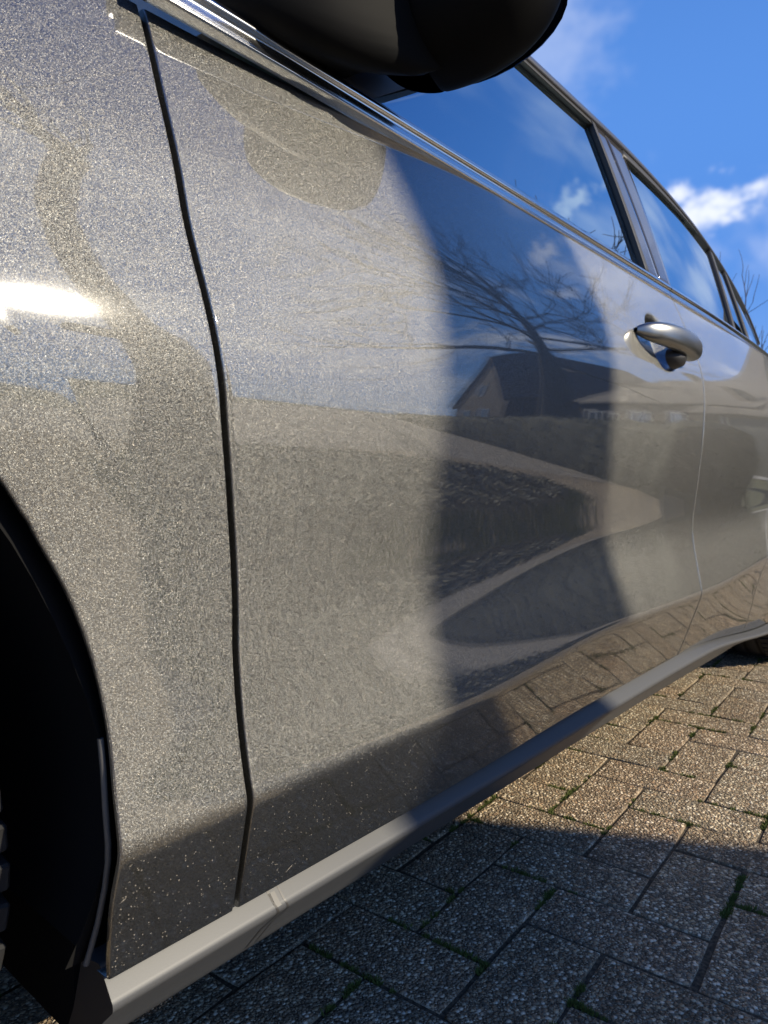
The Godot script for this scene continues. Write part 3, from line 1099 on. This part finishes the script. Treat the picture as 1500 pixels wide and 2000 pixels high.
# ------------------------------------------------------------------ trees and houses across the street
func branch(b: Buf, tips: Array, p: Vector3, d: Vector3, len: float, r: float, depth: int, rng: RandomNumberGenerator, spread := 0.6, lift := 0.12) -> void:
	var pts := [p]
	var rad := [r]
	var seg := 4 if depth > 1 else 3
	var q := p
	var dd := d
	for k in seg:
		dd = (dd + Vector3(rng.randfn(0, 0.14), rng.randfn(lift * 0.5, 0.10), rng.randfn(0, 0.14))).normalized()
		q += dd * len / seg
		pts.append(q)
		rad.append(lerpf(r, r * 0.55, float(k + 1) / seg))
	b.tube(pts, rad, 7 if depth > 2 else (5 if depth > 1 else 3), false)
	if depth == 0:
		tips.append(q)
		return
	var n := rng.randi_range(2, 3) if depth > 1 else rng.randi_range(3, 4)
	for k in n:
		var at := rng.randf_range(0.35, 1.0) if k else 1.0
		var i := mini(int(at * seg), seg)
		var base: Vector3 = pts[i]
		var side := Vector3(rng.randfn(0, 1), rng.randfn(0.1, 0.6), rng.randfn(0, 1)).normalized()
		var nd := (dd + side * spread * (0.6 if k == 0 else 1.2)).normalized()
		branch(b, tips, base, nd, len * rng.randf_range(0.62, 0.86), maxf(rad[i] * (0.9 if k == 0 else 0.62), 0.0095), depth - 1, rng, spread, lift)

func bare_tree(called: String, label: String, at: Vector3, trunk: Array, trad: Array, limbs: Array, sd: int, depth: int, group := "", shade_stub := []) -> Node3D:
	var o := thing(called, label, "tree", at, 0.0, group)
	var rng := RandomNumberGenerator.new()
	rng.seed = sd
	var b := Buf.new()
	b.tube(trunk, trad, 14)
	if shade_stub.size(): b.tube(shade_stub, [0.17, 0.155, 0.14], 12)
	part("trunk", b, M.bark, o)
	var c := Buf.new()
	var tips := []
	for l in limbs:
		branch(c, tips, l[0], l[1].normalized(), l[2], l[3], depth, rng, 0.62, l[4] if l.size() > 4 else 0.12)
	part("crown", c, M.twig, o)
	return o

func leaf_cloud(b: Buf, c: Vector3, s: Vector3, count: int, leaf: float, rng: RandomNumberGenerator) -> void:
	for k in count:
		var d := Vector3(rng.randfn(0, 1), rng.randfn(0, 1), rng.randfn(0, 1)).normalized() * pow(rng.randf(), 0.35)
		var p := c + d * s
		var n := (d + Vector3(rng.randfn(0, 0.6), rng.randfn(0.2, 0.6), rng.randfn(0, 0.6))).normalized()
		var a := n.cross(Vector3(rng.randfn(0, 1), rng.randfn(0, 1), rng.randfn(0, 1))).normalized() * leaf
		var e := n.cross(a).normalized() * leaf * 0.6
		b.face([p - a, p + e, p + a, p - e], n)

func house(called: String, label: String, at: Vector3, turn: float, w: float, d: float, eave: float, ridge: float, wall: Material, tiles: Material, gable_front: bool, openings: Array) -> Node3D:
	# front wall in the plane z = 0 of the house, looking along +z
	var o := thing(called, label, "house", at, turn)
	var b := Buf.new()
	b.box(Vector3(0, eave * 0.5, -d * 0.5), Vector3(w, eave, d))
	if gable_front:
		b.face([Vector3(-w / 2, eave, 0), Vector3(w / 2, eave, 0), Vector3(0, ridge, 0)], Vector3(0, 0, 1))
		b.face([Vector3(-w / 2, eave, -d), Vector3(w / 2, eave, -d), Vector3(0, ridge, -d)], Vector3(0, 0, -1))
	else:
		b.face([Vector3(-w / 2, eave, 0), Vector3(-w / 2, eave, -d), Vector3(-w / 2, ridge, -d / 2)], Vector3(-1, 0, 0))
		b.face([Vector3(w / 2, eave, 0), Vector3(w / 2, eave, -d), Vector3(w / 2, ridge, -d / 2)], Vector3(1, 0, 0))
	part("wall", b, wall, o)
	b = Buf.new()
	var ov := 0.35
	for s in [-1.0, 1.0]:
		var along := Vector3(0, 0, 1) if gable_front else Vector3(1, 0, 0)
		var run := (w if gable_front else d) * 0.5
		var slope := (ridge - eave) / run
		var lenr := sqrt(run * run + (ridge - eave) * (ridge - eave)) + ov
		var ang := atan(slope)
		var mid := Vector3(s * (run + ov * cos(ang)) * 0.5, ridge - (run + ov * cos(ang)) * 0.5 * slope + 0.06, -d / 2) if gable_front else Vector3(0, ridge - (run + ov * cos(ang)) * 0.5 * slope + 0.06, -d / 2 + s * (run + ov * cos(ang)) * 0.5)
		var bs := Basis(Vector3(0, 0, 1), -s * ang) if gable_front else Basis(Vector3(1, 0, 0), s * ang)
		b.box(mid, Vector3(lenr, 0.12, d + 0.6) if gable_front else Vector3(w + 0.6, 0.12, lenr), bs)
	var roof := part("roof", b, tiles, o)
	b = Buf.new()
	b.box(Vector3(w * 0.22, ridge + 0.25, -d * 0.5), Vector3(0.6, 1.1, 0.6), Basis(), 0.02)
	part("chimney", b, wall, roof)
	for q in openings:
		# [kind, x, sill, width, height]
		var f := Buf.new()
		var cx: float = q[1]
		var cy: float = q[2] + q[4] * 0.5
		for s in [-1.0, 1.0]:
			f.box(Vector3(cx + s * (q[3] * 0.5 - 0.04), cy, 0.02), Vector3(0.08, q[4], 0.10))
			f.box(Vector3(cx, cy + s * (q[4] * 0.5 - 0.04), 0.021), Vector3(q[3] - 0.161, 0.08, 0.10))
		if q[0] == "window" and q[3] > 1.3:
			f.box(Vector3(cx, cy, 0.02), Vector3(0.06, q[4] - 0.161, 0.08))
		var fr := part(q[0], f, M.white, o)
		var g := Buf.new()
		g.box(Vector3(cx, cy, 0.012), Vector3(q[3] - 0.17, q[4] - 0.17, 0.03))
		part("pane" if q[0] == "window" else "door_leaf", g, M.pane if q[0] == "window" else M.doorwood, fr)
	return o

func hedge(called: String, label: String, a: Vector3, c: Vector3, h: float, w: float, sd: int) -> void:
	var rng := RandomNumberGenerator.new()
	rng.seed = sd
	var o := thing(called, label, "hedge", a)
	var d := c - a
	var l := d.length()
	var along := d / l
	var side := Vector3(-along.z, 0, along.x)
	var f := noise(FastNoiseLite.TYPE_SIMPLEX, 1.6, sd, 3)
	var b := Buf.new()
	var rows := []
	for t in span(0, l, int(l / 0.15)):
		var row := PackedVector3Array()
		for q in [[-0.5, 0.0], [-0.54, 0.3], [-0.53, 0.6], [-0.5, 0.85], [-0.42, 0.96], [-0.25, 1.0], [0.0, 1.01], [0.25, 1.0], [0.42, 0.96], [0.5, 0.85], [0.53, 0.6], [0.54, 0.3], [0.5, 0.0]]:
			var p: Vector3 = along * t + side * q[0] * w + Vector3(0, q[1] * h, 0)
			p += (side * q[0] + Vector3(0, q[1], 0)) * 0.16 * f.get_noise_3dv(p * 1.3)
			row.append(p)
		rows.append(row)
	b.grid(rows, Vector3(0, 1, 0))
	for k in b.v.size():
		var p := b.v[k]
		var w2 := p - along * p.dot(along) - Vector3(0, h * 0.4, 0)
		if b.n[k].dot(w2) < 0: b.n[k] = -b.n[k]
	part("branches", b, M.hedge, o)
	b = Buf.new()
	var cnt := int(l * 260)
	for k in cnt:
		var t := rng.randf() * l
		var ang := rng.randf_range(-0.15, PI + 0.15)
		var rim := Vector2(cos(ang), sin(ang))
		var sq := pow(pow(absf(rim.x), 4.0) + pow(absf(rim.y), 4.0), -0.25) * rng.randf_range(0.96, 1.1)
		var p := along * t + side * rim.x * sq * w * 0.53 + Vector3(0, absf(rim.y) * sq * h, 0)
		var n := (side * rim.x + Vector3(0, rim.y, 0) + Vector3(rng.randfn(0, 0.5), rng.randfn(0, 0.5), rng.randfn(0, 0.5))).normalized()
		var e := n.cross(Vector3(rng.randfn(0, 1), rng.randfn(0, 1), rng.randfn(0, 1))).normalized() * 0.035
		var g := n.cross(e).normalized() * 0.022
		b.face([p - e, p + g, p + e, p - g], n)
	part("leaves", b, M.hedge, o)

func build_surroundings() -> void:
	var rng := RandomNumberGenerator.new()
	rng.seed = 5
	var P0 := Vector3(6.2, 0, 1.0)
	var al := Vector3(0.72, 0, 0.694).normalized()
	var inn := Vector3(al.z, 0, -al.x)         # away from the street
	# street: a band of pale clinker between the driveway and the hedge line
	var b := Buf.new()
	var far := P0 + al * 90.0 - inn * 0.2
	b.grid([PackedVector3Array([P0 - al * 2.0 - inn * 0.2, far]), PackedVector3Array([P0 - al * 2.0 - inn * 9.0, far - inn * 8.8])], Vector3(0, 1, 0))
	for k in b.v.size(): b.v[k].y = -0.004
	tag(part("street", b, M.street, self), "", "", "", "structure")
	b = Buf.new()
	var g0 := P0 + al * 0.5 - inn * 2.1
	var g1_ := P0 + al * 90 - inn * 2.1
	b.grid([PackedVector3Array([g0, g1_]), PackedVector3Array([g0 - inn * 0.35, g1_ - inn * 0.35])], Vector3(0, 1, 0))
	for k in b.v.size(): b.v[k].y = 0.0005
	tag(part("dark_strip", b, M.street_strip, self), "", "", "", "structure")  # narrow darker strip along the street
	# planting bed beside the driveway, in view of the door's mirror
	b = Buf.new()
	var rows := []
	var bc := Vector3(3.9, 0, 3.05)
	for r in [0.0, 0.4, 0.75, 0.93, 1.0]:
		var row := PackedVector3Array()
		for i in 49:
			var t := TAU * i / 48.0
			row.append(bc + Vector3(cos(t) * 1.75 * r, 0.035 * (1 - r * r) + (0.012 if r < 1.0 else -0.01), sin(t) * 1.45 * r))
		rows.append(row)
	b.grid(rows, Vector3(0, 1, 0), true)
	for k in b.n.size():
		if b.n[k].y < 0: b.n[k] = -b.n[k]
	tag(part("planting_bed", b, M.soil, self), "", "", "", "structure")
	b = Buf.new()
	for k in 5200:
		var t := rng.randf() * TAU
		var r := sqrt(rng.randf()) * 0.97
		var p := bc + Vector3(cos(t) * 1.75 * r, 0.05, sin(t) * 1.45 * r)
		p.y += rng.randf() * 0.05
		var n := Vector3(rng.randfn(0, 0.5), 1, rng.randfn(0, 0.5)).normalized()
		var e := n.cross(Vector3(rng.randfn(0, 1), 0.1, rng.randfn(0, 1))).normalized() * 0.035
		var g := n.cross(e).normalized() * 0.024
		b.face([p - e, p + g, p + e, p - g], n)
	tag(part("ground_cover", b, M.ivy, self), "low dark ivy covering the round bed reflected in the front door", "ground cover", "", "stuff")
	b = Buf.new()
	for k in 3800:
		var t := rng.randf() * TAU
		var r := 1.0 + rng.randfn(0.03, 0.035)
		var p := bc + Vector3(cos(t) * 1.75 * r, -0.004, sin(t) * 1.45 * r)
		var h := rng.randf_range(0.03, 0.08)
		var tip := p + Vector3(rng.randfn(0, 0.02), h, rng.randfn(0, 0.02))
		var w := Vector3(rng.randfn(0, 1), 0, rng.randfn(0, 1)).normalized() * 0.007
		b.face([p - w, p + w, tip], (tip - p).cross(w).normalized())
	tag(part("grass_edge", b, M.moss, self), "yellowish grass fringe round the dark bed reflected in the door", "grass", "", "stuff")
	# hedge and houses behind it
	hedge("garden_hedge", "low clipped brown-green hedge along the street, reflected in the front door", P0 + al * 0.5, P0 + al * 42.0, 0.95, 0.8, 61)
	var turn := atan2(-inn.x, -inn.z)
	var hA := P0 + al * 14.5 + inn * 5.5
	house("brick_house", "low brown brick house with a wide dark roof, reflected right of the tree", hA, turn, 13.0, 9.0, 2.7, 5.9, M.darkbrick, M.rooftile, false, [["window", -4.2, 0.9, 1.5, 1.3], ["window", -1.8, 0.9, 1.0, 1.3], ["window", 0.8, 0.9, 1.6, 1.3], ["door", 3.2, 0.0, 1.0, 2.1], ["window", 5.0, 0.9, 1.5, 1.3]])
	var hB := P0 + al * 31.0 + inn * 3.0
	house("brick_house", "taller brick house with a steep dark gable, reflected left of the tree", hB, turn, 14.0, 9.0, 3.0, 8.2, M.brick, M.redtile, true, [["window", -2.6, 1.0, 1.8, 1.4], ["door", 0.4, 0.0, 1.0, 2.2], ["window", 2.9, 1.0, 1.8, 1.4], ["window", 0.0, 4.0, 1.6, 1.3]])
	var hC := P0 + al * 8.0 + inn * 5.0
	house("brick_house", "small brick garage with a shallow roof, reflected in the rear door", hC, turn, 5.0, 2.4, 2.2, 3.2, M.darkbrick, M.rooftile, false, [["door", 0.0, 0.0, 2.5, 2.1]])
	# the tree that the door mirrors
	var t1 := Vector3(13.0, 0, 6.3)
	var lr := RandomNumberGenerator.new()
	lr.seed = 17
	var limbs := []
	for k in 27:
		var q := k / 26.0
		var ly := lerpf(2.3, 7.2, q)
		var ang := k * 2.4
		var up := lerpf(0.15, 1.0, q) + lr.randf_range(-0.1, 0.15)
		limbs.append([Vector3(lerpf(-0.06, -0.3, q), ly, lerpf(0.06, 0.4, q)), Vector3(cos(ang), up, sin(ang)), lerpf(1.9, 1.2, q), lerpf(0.065, 0.04, q), lerpf(0.04, 0.16, q)])
	var big := bare_tree("bare_tree", "bare ivy-trunked garden tree reflected in the front door", t1, [Vector3(0, -0.1, 0), Vector3(0.02, 0.8, 0.02), Vector3(-0.05, 2.0, 0.05), Vector3(-0.14, 3.4, 0.10), Vector3(-0.22, 4.8, 0.16), Vector3(-0.25, 6.2, 0.30), Vector3(-0.3, 7.4, 0.42)], [0.42, 0.30, 0.24, 0.18, 0.13, 0.09, 0.05],
		limbs, 401, 4)
	big.scale = Vector3.ONE * 1.4
	# bare tree straight ahead, beyond the rear of the car
	bare_tree("bare_tree", "feathery bare tree standing behind the rear of the car", Vector3(20.5, 0, -4.7), [Vector3(0, -0.1, 0), Vector3(0.05, 1.5, 0), Vector3(-0.05, 3.0, 0.05)], [0.22, 0.17, 0.12],
		[[Vector3(-0.05, 3.0, 0.05), Vector3(0.0, 1, 0.1), 1.5, 0.09, 0.25], [Vector3(0, 2.0, 0), Vector3(0.3, 1, 0.6), 1.6, 0.07, 0.25], [Vector3(0, 2.2, 0), Vector3(-0.3, 1, -0.6), 1.6, 0.07, 0.25], [Vector3(0, 1.7, 0), Vector3(-0.5, 0.8, 0.6), 1.5, 0.06, 0.2], [Vector3(0, 2.6, 0), Vector3(0.5, 0.8, -0.4), 1.5, 0.06, 0.2]], 77, 3)
	# ivy-clad trunk on the sunny side: unseen, its outline shaped to cast the shadow across the door
	var t3 := Vector3(2.808, -0.16, 4.14)
	bare_tree("ivy_clad_tree", "thick ivy-clad tree trunk whose shadow falls across the front door", t3, [Vector3(0.10, -0.1, 0.0), Vector3(0.09, 1.0, 0), Vector3(0.08, 2.2, 0), Vector3(0.075, 2.75, 0.0), Vector3(0.03, 3.0, 0.0), Vector3(0.0, 3.25, 0), Vector3(0.0, 4.0, 0), Vector3(0.01, 4.8, 0.0), Vector3(0.0, 6.4, 0.05)], [0.36, 0.31, 0.285, 0.262, 0.215, 0.192, 0.19, 0.175, 0.12],
		[[Vector3(0.0, 5.4, 0), Vector3(0.7, 0.9, 0.4), 1.8, 0.07], [Vector3(0, 5.7, 0), Vector3(-0.7, 0.9, 0.2), 1.8, 0.07], [Vector3(0, 6.3, 0.05), Vector3(0.1, 1, -0.3), 1.9, 0.08], [Vector3(0, 6.0, 0), Vector3(-0.2, 0.8, -0.7), 1.6, 0.06]], 55, 3, "", [Vector3(0.06, 2.50, 0), Vector3(-0.15, 2.67, 0), Vector3(-0.56, 2.69, 0.0)])  # stub limb added to shade the ground under the sill

# ------------------------------------------------------------------ sky
func sky_image() -> Image:
	var w := 1800
	var h := 900
	var im := Image.create(w, h, false, Image.FORMAT_RGBF)
	var f := noise(FastNoiseLite.TYPE_SIMPLEX, 2.6, 8, 5)
	var f2 := noise(FastNoiseLite.TYPE_SIMPLEX, 1.1, 19, 3)
	var zen := Vector3(0.022, 0.080, 0.32)
	var mid := Vector3(0.092, 0.255, 0.68)
	var hor := Vector3(0.22, 0.41, 0.80)
	# single clouds: azimuth towards -z, elevation, half width, half height, thickness, raggedness
	var clouds := []
	for q in [[16.0, 19.3, 0.080, 0.036, 0.95, 1.0], [27.5, 31.0, 0.10, 0.12, 0.26, 0.35], [-7.0, 31.5, 0.10, 0.022, 0.6, 0.9], [-12.0, 27.5, 0.07, 0.016, 0.5, 0.9], [-31.0, 15.5, 0.34, 0.055, 0.6, 1.0], [-60.0, 24.0, 0.30, 0.07, 0.5, 1.0]]:
		var a := deg_to_rad(q[0])
		var e := deg_to_rad(q[1])
		var d := Vector3(cos(a) * cos(e), sin(e), -sin(a) * cos(e))
		var right := d.cross(Vector3.UP).normalized()
		clouds.append([d, right, right.cross(d).normalized(), q[2], q[3], q[4], q[5]])
	for j in h:
		var el := (0.5 - (j + 0.5) / h) * PI
		var y := sin(el)
		var base := hor.lerp(mid, smoothstep(0.0, 0.30, y)).lerp(zen, smoothstep(0.38, 0.95, y))
		if y < 0: base = Vector3(0.20, 0.19, 0.17)
		for i in w:
			var az := (i + 0.5) / w * TAU
			var d := Vector3(sin(az) * cos(el), y, -cos(az) * cos(el))
			var c := base
			if y > 0.0:
				# wisps, thicker low in the sky
				var q := d / (0.25 + y)
				var s := f.get_noise_3d(q.x * 0.55, q.z * 1.6, 0.3) * 0.6 + f2.get_noise_3d(q.x, q.z, 4.0) * 0.55
				var t := smoothstep(0.02, 0.62, s) * 0.50 * (1.0 - smoothstep(0.55, 0.9, y))
				for cl in clouds:
					var mid_: Vector3 = cl[0]
					if d.dot(mid_) < 0.9: continue
					var px: float = d.dot(cl[1]) / cl[3]
					var py: float = d.dot(cl[2]) / cl[4]
					var rr := px * px + py * py
					if rr > 5.0: continue
					var edge := f.get_noise_3d(d.x * 4.0, d.y * 9.0, d.z * 4.0) * 0.55 + f.get_noise_3d(d.x * 12, d.y * 20, d.z * 12) * 0.45 + f.get_noise_3d(d.x * 30, d.y * 40, d.z * 30) * 0.2
					t = maxf(t, smoothstep(0.0, 1.0, 1.0 - sqrt(rr) + edge * cl[6] * 1.3) * cl[5])
				c = c.lerp(Vector3(0.80, 0.84, 0.95), t)
			im.set_pixel(i, j, Color(c.x, c.y, c.z))
	return im

func _ready() -> void:
	# ---- camera
	var cam := Camera3D.new()
	cam.name = "camera"
	var pitch := deg_to_rad(2.19)
	var yaw := deg_to_rad(40.3)
	var fwd := Vector3(cos(yaw) * cos(pitch), -sin(pitch), -sin(yaw) * cos(pitch))
	cam.keep_aspect = Camera3D.KEEP_HEIGHT
	cam.near = 0.01
	cam.far = 2000
	var lens := CameraAttributesPhysical.new()
	lens.frustum_focal_length = 16.63
	lens.frustum_focus_distance = 0.72
	lens.frustum_near = 0.01
	lens.frustum_far = 2000.0
	lens.exposure_aperture = 9.0
	cam.attributes = lens
	cam.fov = 71.62
	add_child(cam)
	cam.look_at_from_position(Vector3(0, 0.58, 0.42), Vector3(0, 0.58, 0.42) + fwd, Vector3.UP)
	# ---- sky, sun, exposure
	var env := Environment.new()
	env.background_mode = Environment.BG_SKY
	var sky := Sky.new()
	var pano := PanoramaSkyMaterial.new()
	pano.panorama = tex(sky_image())
	sky.sky_material = pano
	env.sky = sky
	env.tonemap_mode = Environment.TONE_MAPPER_LINEAR
	env.tonemap_exposure = 1.2
	env.sdfgi_enabled = true
	env.ssao_enabled = true
	env.ssil_enabled = true
	var we := WorldEnvironment.new()
	we.name = "world"
	we.environment = env
	add_child(we)
	var sun := DirectionalLight3D.new()
	sun.name = "sun"
	sun.light_energy = 1.6
	sun.light_color = Color(1.0, 0.95, 0.86)
	sun.light_angular_distance = 0.53
	sun.shadow_enabled = true
	var a := deg_to_rad(SUN_AZ)
	var e := deg_to_rad(SUN_EL)
	var to := Vector3(sin(a) * cos(e), sin(e), cos(a) * cos(e))
	add_child(sun)
	sun.look_at_from_position(to * 20.0, Vector3.ZERO, Vector3.UP)
	# ---- everything else
	materials()
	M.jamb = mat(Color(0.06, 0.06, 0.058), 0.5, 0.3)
	M.trimlip = mat(Color(0.09, 0.088, 0.08), 0.5)
	make_profile()
	build_ground()
	build_surroundings()
	build_car()
